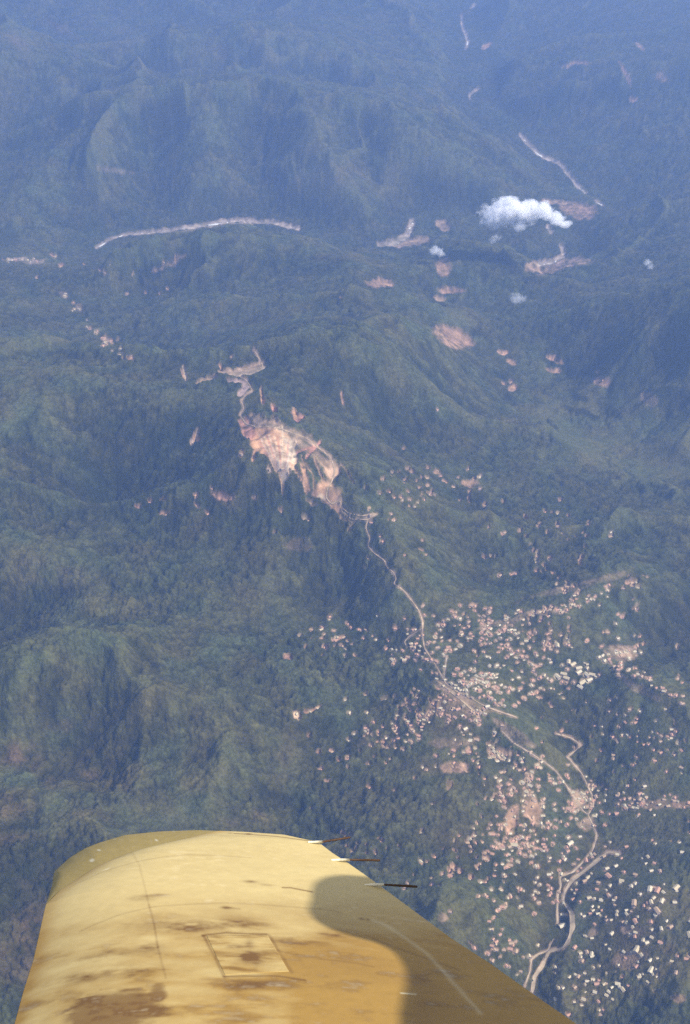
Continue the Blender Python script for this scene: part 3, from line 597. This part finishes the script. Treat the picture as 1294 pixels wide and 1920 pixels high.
# ------------------------------------------------------------------ clouds
def cloud(name, blobs, z, dens, label):
    """blobs: (px, py, radius in picture px, stretch)"""
    C0 = at_z(blobs[0][0], blobs[0][1], z); dist = np.linalg.norm(C0); mpp = dist / FPX
    bm = bmesh.new(); cs = []
    for bx, by, r, e in blobs:
        c = at_z(bx, by, z) ; c = c * (dist / np.linalg.norm(c)) - C0; rr = r * mpp
        cs.append((c, rr, e))
        g_ = bmesh.ops.create_icosphere(bm, subdivisions=3, radius=1.0)
        for v_ in g_['verts']: v_.co = Vector((v_.co.x * rr * e * 1.15 + c[0], v_.co.y * rr * 1.15 + c[1], v_.co.z * rr * .85 * 1.15 + c[2]))
    me = bpy.data.meshes.new(name); bm.to_mesh(me); bm.free()
    o = bpy.data.objects.new(name, me); o.location = C0; link(o)
    md = o.modifiers.new('join', 'REMESH'); md.mode = 'VOXEL'; md.voxel_size = cs[0][1] / 7
    m = bpy.data.materials.new('cloud_vapour'); m.use_nodes = True; nt = m.node_tree; nt.nodes.remove(nt.nodes['Principled BSDF'])
    vol = nt.nodes.new('ShaderNodeVolumePrincipled'); vol.inputs['Color'].default_value = (1, 1, 1, 1); vol.inputs['Anisotropy'].default_value = .2
    tc = nt.nodes.new('ShaderNodeTexCoord'); ns = nt.nodes.new('ShaderNodeTexNoise'); ns.inputs['Scale'].default_value = 1.5 / (cs[0][1]); ns.inputs['Detail'].default_value = 4; ns.inputs['Roughness'].default_value = .55
    nt.links.new(tc.outputs['Object'], ns.inputs['Vector']); acc = None
    for c, rr, e in cs:
        sb = nt.nodes.new('ShaderNodeVectorMath'); sb.operation = 'SUBTRACT'; sb.inputs[1].default_value = tuple(c)
        ml = nt.nodes.new('ShaderNodeVectorMath'); ml.operation = 'MULTIPLY'; ml.inputs[1].default_value = (1 / (rr * e), 1 / rr, 1 / (rr * .85))
        ln = nt.nodes.new('ShaderNodeVectorMath'); ln.operation = 'LENGTH'; iv = nt.nodes.new('ShaderNodeMath'); iv.operation = 'SUBTRACT'; iv.inputs[0].default_value = 1
        nt.links.new(tc.outputs['Object'], sb.inputs[0]); nt.links.new(sb.outputs[0], ml.inputs[0]); nt.links.new(ml.outputs[0], ln.inputs[0]); nt.links.new(ln.outputs['Value'], iv.inputs[1])
        if acc is None: acc = iv.outputs[0]
        else:
            mx = nt.nodes.new('ShaderNodeMath'); mx.operation = 'MAXIMUM'; nt.links.new(acc, mx.inputs[0]); nt.links.new(iv.outputs[0], mx.inputs[1]); acc = mx.outputs[0]
    ad = nt.nodes.new('ShaderNodeMath'); ad.operation = 'MULTIPLY_ADD'; ad.inputs[1].default_value = 2.4; nt.links.new(ns.outputs['Fac'], ad.inputs[0])
    nt.links.new(acc, ad.inputs[2]); ad2 = nt.nodes.new('ShaderNodeMapRange'); ad2.inputs[1].default_value = 1.32; ad2.inputs[2].default_value = 1.95; ad2.inputs[3].default_value = 0; ad2.inputs[4].default_value = dens
    nt.links.new(ad.outputs[0], ad2.inputs[0])
    nt.links.new(ad2.outputs[0], vol.inputs['Density']); nt.links.new(vol.outputs[0], nt.nodes['Material Output'].inputs['Volume'])
    me.materials.append(m); tag(o, label, 'cloud', 'small clouds floating over the far river valley')
cloud('cloud', [(945,398,34,1.2),(925,408,24,1.3),(965,390,28,1.1),(955,378,17,1),(985,400,24,1.3),(1020,394,20,1.1),(1040,408,17,1.5),(975,424,14,1.3),(1000,385,13,1.5),(1062,420,10,1.3)], 650, .09, 'bright white cloud with a ragged top, largest of the clouds, above the river bend')
cloud('cloud', [(816,470,12,1.2),(826,476,9,1.2)], 420, .04, 'small white puff of cloud just above the pink field')
cloud('cloud', [(970,560,14,1.3),(962,552,8,1)], 560, .018, 'faint thin cloud wisp over the shaded green slope below the river bend')
cloud('cloud', [(925,450,11,.9),(932,444,9,1)], 560, .015, 'thin torn wisp directly under the large white cloud')
cloud('cloud', [(1214,492,9,.9),(1220,500,8,1)], 650, .03, 'tiny lone wisp of cloud over the right-hand ridges')

# ------------------------------------------------------------------ the aeroplane
BANK, HW = 25.0, 2.2                    # the wing dips away from the viewer
wn = np.array((0, math.sin(R(BANK)), math.cos(R(BANK)))); ws = np.array((0, math.cos(R(BANK)), -math.sin(R(BANK))))
def on_wing(px_, py_, lift=0.0):
    d = ray(px_, py_); t = (lift - HW) / (d @ wn); return d * np.asarray(t)[..., None]
LE = [(1558, 413), (1566, 371), (1578, 325), (1590, 278), (1603, 232), (1622, 185), (1652, 139), (1668, 114), (1696, 86), (1740, 76), (1798, 63), (1858, 44), (1920, 27), (2020, -2), (2500, -140)]
TE = [(1558, 413.5), (1560, 464), (1565, 533), (1579, 597), (1599, 623), (1619, 654), (1647, 694), (1695, 759), (1762, 850), (1807, 920), (1864, 1000), (1920, 1081), (2020, 1200), (2500, 1500)]
OUT = [(86, 1696), (93, 1675), (99, 1655), (102, 1634), (130, 1608), (160, 1590), (185, 1580), (232, 1566), (297, 1559), (371, 1556.5), (413, 1558)]
CRE = [(86, 1696), (100, 1681), (114, 1668), (139, 1652), (160, 1638), (185, 1622), (232, 1603), (278, 1590), (325, 1578), (371, 1566), (413, 1558)]
NS, NC = 430, 520
v_ = 1558 + (2500 - 1558) * (np.linspace(0, 1, NS) ** 1.9)
lx_ = np.interp(v_, [a[0] for a in LE], [a[1] for a in LE]); rx_ = np.interp(v_, [a[0] for a in TE], [a[1] for a in TE])
u_ = (1 - np.cos(np.linspace(0, math.pi, NC))) / 2; u_ = .45 * u_ + .55 * np.linspace(0, 1, NC)
WPX = lx_[:, None] * (1 - u_) + rx_[:, None] * u_; WPY = np.repeat(v_[:, None], NC, 1)
B = on_wing(WPX, WPY)
chord = np.linalg.norm(B[:, -1] - B[:, 0], axis=1)
prof = (1 - (1 - np.minimum(u_ / .30, 1)) ** 2.2) * np.where(u_ > .30, 1 - ((u_ - .30) / .70) ** 1.7, 1)
th = 0.055 * chord * smooth(0.0, .9, chord) 
B = B + wn * (th[:, None] * prof[None])[..., None]
# paint: cream with orange-brown wear and some painted shade, in wing coordinates (c: along the chord, s: along the span)
cc, s_s = B[..., 0], B @ ws
n1 = fbm(cc * 2.2, s_s * 3.6, 5, 0); n2 = fbm(cc * 6, s_s * 15, 5, 1); n3 = fbm(cc * 26, s_s * 50, 4, 2); n4 = fbm(cc * 2.2 + 5, s_s * 3, 3, 3)
cream, ochre, brown_ = np.array((.445, .355, .160)), np.array((.265, .158, .034)), np.array((.12, .06, .014))
def wl(P_, w, wob=0):                   # soft line drawn on the wing between picture points
    P_ = np.array(P_, float); dm = np.full(WPX.shape, 1e9)
    for a, b in zip(P_[:-1], P_[1:]):
        d = b - a; t = np.clip(((WPX - a[0]) * d[0] + (WPY - a[1]) * d[1]) / (d @ d), 0, 1); dm = np.minimum(dm, np.hypot(WPX - a[0] - t * d[0], (WPY - a[1] - t * d[1]) * 1.3 + wob * n2 * 4))
    return np.exp(-(dm / w) ** 2)
def wb(x, y, rx, ry, nz=.6):
    return np.exp(-(((WPX - x) / rx) ** 2 + ((WPY - y) / ry) ** 2)) * np.clip(1 + nz * (n2 * 1.6 + n3), 0, 2)
och = smooth(1660, 1900, WPY) * .62 + .30 * smooth(1650, 1760, WPY) * smooth(450, 760, WPX) + .5 * smooth(600, 1000, WPX) + .35 * n1 * smooth(1640, 1800, WPY) + .06
och = och + .45 * n2 * smooth(1700, 1850, WPY) + .10 * n2 + .55 * np.exp(-((WPX - lx_[:, None]) / 26.0) ** 2)  # ochre along the leading edge paints in the shade of its curve
och = np.clip(och + .4 * smooth(1760, 1830, WPY) * smooth(520, 600, WPX) + wb(470, 1850, 60, 30) * .3 + wb(640, 1860, 110, 50) * .35, 0, 1)[..., None]
wc = cream * (1 - och) + ochre * och
st_ = (.25 * wl([(130,1672),(190,1652),(260,1640),(350,1628),(470,1628)], 1.6) + .3 * wl([(150,1772),(220,1752),(300,1738),(420,1728),(600,1726)], 1.8, .5) + .2 * wl([(243,1600),(262,1650),(280,1735)], 2.0, .3)
  + .4 * wl([(280,1735),(290,1775),(297,1822)], 2.2, .4) + .3 * wl([(297,1822),(312,1885)], 2.5, .6) + .95 * wb(424, 1737, 9, 3, .1) + .5 * wl([(424,1737),(450,1738)], 1.6)
  + .9 * wl([(530,1687),(545,1686),(586,1691)], 1.8) + .6 * wb(470, 1679, 12, 3) + .4 * wb(500, 1684, 12, 2) + .6 * wb(265, 1720, 26, 6, 1) + .35 * wb(300, 1715, 16, 3, 1)
  + .75 * wl([(380,1797),(425,1789),(470,1789),(500,1788)], 2.6, .4) + .8 * wl([(421,1881),(470,1877),(520,1875),(572,1881)], 2.8, .4) + .6 * wl([(383,1798),(402,1838),(421,1880)], 3.4, .6) + .45 * wl([(505,1790),(526,1828),(548,1866)], 3.6, .8)
  + .55 * wb(350, 1780, 80, 10, 1) + .5 * wb(430, 1768, 70, 9, 1) + .35 * wb(560, 1800, 90, 12, 1) + .6 * wb(285, 1822, 22, 10, 1) + .45 * wb(200, 1830, 80, 8, 1) + .5 * wb(180, 1865, 110, 12, 1.2)
  + .85 * wb(690, 1739, 4, 2, 0) + .8 * wb(678, 1739, 5, 2.2, 0) + .45 * wb(480, 1895, 60, 9, 1) + .7 * wb(630, 1780, 34, 4, 1) + .3 * wl([(600,1725),(640,1730)], 2)
  + .8 * wl([(440,1566),(520,1571),(596,1580)], 1.7) + .7 * wb(432, 1564, 6, 1.8, 0) + .8 * wb(466, 1566, 5, 2, 0) + .75 * np.clip(n2 * 1.6 + n3 * .7 - .30, 0, 1) * smooth(1720, 1850, WPY) + .25 * np.clip(n1 * 1.6 + n3 * .4 - .2, 0, 1) * smooth(1640, 1760, WPY)
  + .4 * wl([(700,1780),(760,1800),(860,1830)], 3, 1) + .35 * wl([(420,1800),(560,1830),(700,1840)], 2.5, 1.5) + .45 * smooth(1800, 1900, WPY) * smooth(740, 790, WPX) * smooth(900, 780, WPX) * (1 + .5 * n2))
shadow_blob = smooth(.9, 1.2, 1.42 - ((WPX - 215) / 145) ** 2 - ((WPY - 1950) / 72) ** 2 + .35 * n2 + .12 * n3) + smooth(.9, 1.15, 1.2 - ((WPX - 300) / 40) ** 2 - ((WPY - 1915) / 38) ** 2 + .2 * n2)  # dark lower-left patch: a cast shadow painted into the skin colour
st_ = np.clip(st_ + 1.0 * np.clip(shadow_blob, 0, 1) * (.85 + .2 * n1), 0, 1)[..., None]
wc = wc * (1 - st_) + brown_ * st_
lt = np.clip(wl([(700,1740),(730,1750),(800,1800),(900,1920)], 5, .6) * .2 + wl([(752,1893),(780,1892)], 1.5) * .8 + .8 * wb(200, 1646, 5, 1.4, 0) + .35 * np.clip(n3 + n2 - .55, 0, 1), 0, 1)[..., None]
wc = wc * (1 - lt) + np.array((.60, .54, .36)) * lt
wc = wc * (1 + .05 * n3[..., None] + .04 * n4[..., None])
plane = bpy.data.objects.new('airplane', None); link(plane)
tag(plane, 'weathered cream-yellow airplane wing with brown stains and three dark rods on its rear edge', 'airplane')
M_paint = mat('worn_cream_paint', attr=True, rough=.55, spec=.35, noise=[(30, .96, 1.04, 3)], bump=(40, .06, .002))
Vt = B.reshape(-1, 3); it = np.arange(NS * NC).reshape(NS, NC)
Ft = np.stack([it[1:, :-1], it[1:, 1:], it[:-1, 1:], it[:-1, :-1]], -1).reshape(-1, 4)
# underside, a little below the plane of the edges
Bb = on_wing(WPX[:, ::20], WPY[:, ::20]) - wn * (0.006 + .05 * (chord[:, None] * (prof[::20])[None]) * smooth(0, .9, chord)[:, None])[..., None]
nb = Bb.shape[1]; ib = np.arange(NS * nb).reshape(NS, nb) + len(Vt)
Fb = np.stack([ib[:-1, :-1], ib[:-1, 1:], ib[1:, 1:], ib[1:, :-1]], -1).reshape(-1, 4)
Fe = [np.stack([it[:-1, -1], it[1:, -1], ib[1:, -1], ib[:-1, -1]], -1), np.stack([it[1:, 0], it[:-1, 0], ib[:-1, 0], ib[1:, 0]], -1)]
wingV = np.r_[Vt, Bb.reshape(-1, 3)]; wingC = np.r_[wc.reshape(-1, 3), np.tile((.5, .42, .2), (NS * nb, 1))]
link(np_mesh('wing', wingV, np.r_[Ft, Fb, Fe[0], Fe[1]], M_paint, wingC), plane)
wing = scene.objects['wing']
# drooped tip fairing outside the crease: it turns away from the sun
oc = resample(OUT, 4.0); n_o = len(oc)
tt = np.linspace(0, 1, n_o)
def par(P_, t): P_ = np.array(P_, float); c = np.r_[0, np.cumsum(np.hypot(*(P_[1:] - P_[:-1]).T))]; return np.stack([np.interp(t * c[-1], c, P_[:, i]) for i in (0, 1)], -1)
oo = par(OUT, tt); cr = par(CRE, tt)
Cw = on_wing(cr[:, 0], cr[:, 1]); w0 = np.linalg.norm(on_wing(oo[:, 0], oo[:, 1]) - Cw, axis=1)
w0 = np.minimum(w0, .2)
Ow = np.stack([on_wing(oo[i, 0], oo[i, 1], -1.25 * w0[i]) for i in range(n_o)])
NK = 14; rows = []
for k in range(NK + 1):
    f = k / NK; rows.append(Cw * (1 - f) + Ow * f - wn * 0.0 + wn * (.10 * w0 * math.sin(math.pi * f))[:, None])
rows.append(Ow - wn * .02 - ws * .03); rows.append(Cw - wn * (.03 + 1.3 * w0)[:, None] - ws * .06)
TV_ = np.stack(rows, 1); i2 = np.arange(TV_.shape[0] * TV_.shape[1]).reshape(TV_.shape[:2])
tf = np.stack([i2[:-1, :-1], i2[1:, :-1], i2[1:, 1:], i2[:-1, 1:]], -1).reshape(-1, 4)
tcn = fbm(TV_[..., 0] * 30, (TV_ @ ws) * 60, 3, 1); tc_ = np.array((.30, .225, .07)) * (1 + .12 * tcn)[..., None]  # tip colour darkened to deepen the shade of the droop
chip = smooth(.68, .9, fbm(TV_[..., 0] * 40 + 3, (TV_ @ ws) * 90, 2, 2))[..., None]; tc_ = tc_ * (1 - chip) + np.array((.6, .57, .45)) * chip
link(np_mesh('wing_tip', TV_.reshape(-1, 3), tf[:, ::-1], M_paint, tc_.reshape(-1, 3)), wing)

def tube(P_, rad, name, m, parent, seg=10):
    bm = bmesh.new(); rings = []
    P_ = [Vector(p_) for p_ in P_]
    for i, p_ in enumerate(P_):
        t = (P_[min(i + 1, len(P_) - 1)] - P_[max(i - 1, 0)]).normalized(); a = t.cross(Vector((0, 0, 1))).normalized(); b = t.cross(a)
        rings.append([bm.verts.new(p_ + (a * math.cos(6.2832 * k / seg) + b * math.sin(6.2832 * k / seg)) * rad[i]) for k in range(seg)])
    for r0, r1 in zip(rings[:-1], rings[1:]):
        for k in range(seg): bm.faces.new((r0[k], r0[(k + 1) % seg], r1[(k + 1) % seg], r1[k]))
    bm.faces.new(rings[0]); bm.faces.new(rings[-1][::-1])
    me = bpy.data.meshes.new(name); bm.to_mesh(me); bm.free(); me.materials.append(m)
    for p_ in me.polygons: p_.use_smooth = True
    return link(bpy.data.objects.new(name, me), parent)
M_wick = mat('dark_brown_rod', (.045, .022, .010), .6, noise=[(60, .7, 1.3, 2)])
M_base = mat('pale_worn_metal', (.70, .64, .48), .45, noise=[(90, .7, 1.1, 2)])
for (x0, y0, x1, y1, x2, y2) in [(578, 1579, 604, 1578.5, 657, 1570), (622, 1612.5, 654, 1612, 713, 1613), (684, 1659, 718, 1658.5, 783, 1662.5)]:
    a, b, c = on_wing(x0, y0, .008), on_wing(x1, y1, .014), on_wing(x2, y2, .012)
    b2 = b * .985 + c * .015 if False else b
    w_ = tube([b2, b2 * .5 + c * .5, c * .97 + b2 * .03, c], [.0042, .0046, .0046, .0028], 'static_wick', M_wick, plane)
    tube([a, a * .4 + b * .6, b + (c - b) * .04], [.003, .0055, .0055], 'wick_base', M_base, w_)

# access panel with worn centre, set in the wing
pc = [(386, 1796), (503, 1790), (544, 1865), (421, 1879)]
def wing_h(x, y):
    i = int(np.argmin(abs(v_ - y))); uu = (x - lx_[i]) / (rx_[i] - lx_[i]); return float(np.interp(uu, u_, prof) * th[i])
NPn = 70; ga = np.linspace(0, 1, NPn); pv = []; pcx = []; pcy = []
for b_ in ga:
    for a_ in ga:
        x = (pc[0][0] * (1 - a_) + pc[1][0] * a_) * (1 - b_) + (pc[3][0] * (1 - a_) + pc[2][0] * a_) * b_
        y = (pc[0][1] * (1 - a_) + pc[1][1] * a_) * (1 - b_) + (pc[3][1] * (1 - a_) + pc[2][1] * a_) * b_
        # the raised wing skin shifts the point slightly: follow the skin along the span
        base_ = on_wing(x, y); pv.append(base_ + wn * (wing_h(x, y) + (.0010 if 0 < a_ < 1 and 0 < b_ < 1 else -.004))); pcx.append(x); pcy.append(y)
pv = np.array(pv); pcx = np.array(pcx); pcy = np.array(pcy); m1 = fbm(pv[:, 0] * 9, (pv @ ws) * 30, 4, 1); m2 = fbm(pv[:, 0] * 22, (pv @ ws) * 40, 3, 0)
o_ = np.clip(.52 + .45 * m1 + .25 * smooth(1800, 1880, pcy), 0, 1)[:, None]; pcl = cream * (1 - o_) + ochre * o_
d_ = np.exp(-((pcx - 472) / 26) ** 2 - ((pcy - 1842) / 13) ** 2) * 1.1 + .75 * np.exp(-((pcx - 440) / 24) ** 2 - ((pcy - 1819) / 5) ** 2) + .4 * np.exp(-((pcx - 468) / 8) ** 2 - ((pcy - 1815) / 14) ** 2)
d_ = np.clip(d_ * (1 + m2) + .6 * np.clip(m1 * 1.3 + m2 * .4, 0, 1), 0, 1)[:, None]; pcl = pcl * (1 - d_) + brown_ * d_
ip = np.arange(NPn * NPn).reshape(NPn, NPn)
link(np_mesh('access_panel', pv, np.stack([ip[1:, :-1], ip[1:, 1:], ip[:-1, 1:], ip[:-1, :-1]], -1).reshape(-1, 4), M_paint, pcl), wing)
# unseen tail surface, outline shaped to cast the shadow on the wing's trailing part
SH = [(1500, 1560), (900, 1632), (740, 1643), (694, 1644), (650, 1645), (615, 1652), (592, 1666), (582, 1688), (586, 1706), (578, 1718), (576, 1732), (590, 1752), (620, 1768), (665, 1780), (712, 1790), (742, 1808), (757, 1832), (763, 1862), (756, 1892), (748, 1930), (748, 2100), (1500, 2300)]
sh = resample(SH, 8.0)
for _ in range(2): sh[1:-1] = (sh[:-2] + 2 * sh[1:-1] + sh[2:]) / 4
Ln = np.array(L); TD = 3.6
def skin_pt(x, y):
    i = int(np.argmin(abs(v_ - y))); uu = np.clip((x - lx_[i]) / (rx_[i] - lx_[i]), 0, 1); return on_wing(x, y) + wn * float(np.interp(uu, u_, prof) * th[i])
top = np.array([skin_pt(x, y) + Ln * TD for x, y in sh])
bm = bmesh.new(); a = [bm.verts.new(p_) for p_ in top]; b = [bm.verts.new(p_ + Ln * .05) for p_ in top]
bm.faces.new(a); bm.faces.new(b[::-1])
for k in range(len(a)): bm.faces.new((a[k], b[k], b[(k + 1) % len(a)], a[(k + 1) % len(a)]))
bmesh.ops.recalc_face_normals(bm, faces=bm.faces[:])
me = bpy.data.meshes.new('tail_shadow_caster'); bm.to_mesh(me); bm.free()
M_skin = mat('cream_caster_paint', (.70, .58, .30), .5, noise=[(3, .9, 1.08, 3)]); me.materials.append(M_skin)
link(bpy.data.objects.new('tail_shadow_caster', me), plane)

# ------------------------------------------------------------------ haze: one closed box round camera and land
zb, zt = -HC - 120, 12.0
bm = bmesh.new(); bmesh.ops.create_cube(bm, size=1.0)
for v in bm.verts: v.co = Vector((v.co.x * 90000, v.co.y * 96000 + 3000, zb if v.co.z < 0 else zt))
me = bpy.data.meshes.new('haze'); bm.to_mesh(me); bm.free()
hm = bpy.data.materials.new('blue_haze'); hm.use_nodes = True; nt = hm.node_tree; nt.nodes.remove(nt.nodes['Principled BSDF'])
hv = nt.nodes.new('ShaderNodeVolumePrincipled'); hv.inputs['Density'].default_value = HAZE_D; hv.inputs['Color'].default_value = (*HAZE_COL, 1); hv.inputs['Anisotropy'].default_value = HAZE_G
nt.links.new(hv.outputs[0], nt.nodes['Material Output'].inputs['Volume']); me.materials.append(hm)
tag(link(bpy.data.objects.new('haze', me)), 'blue haze thickening with distance over the valleys', 'haze', kind='stuff')
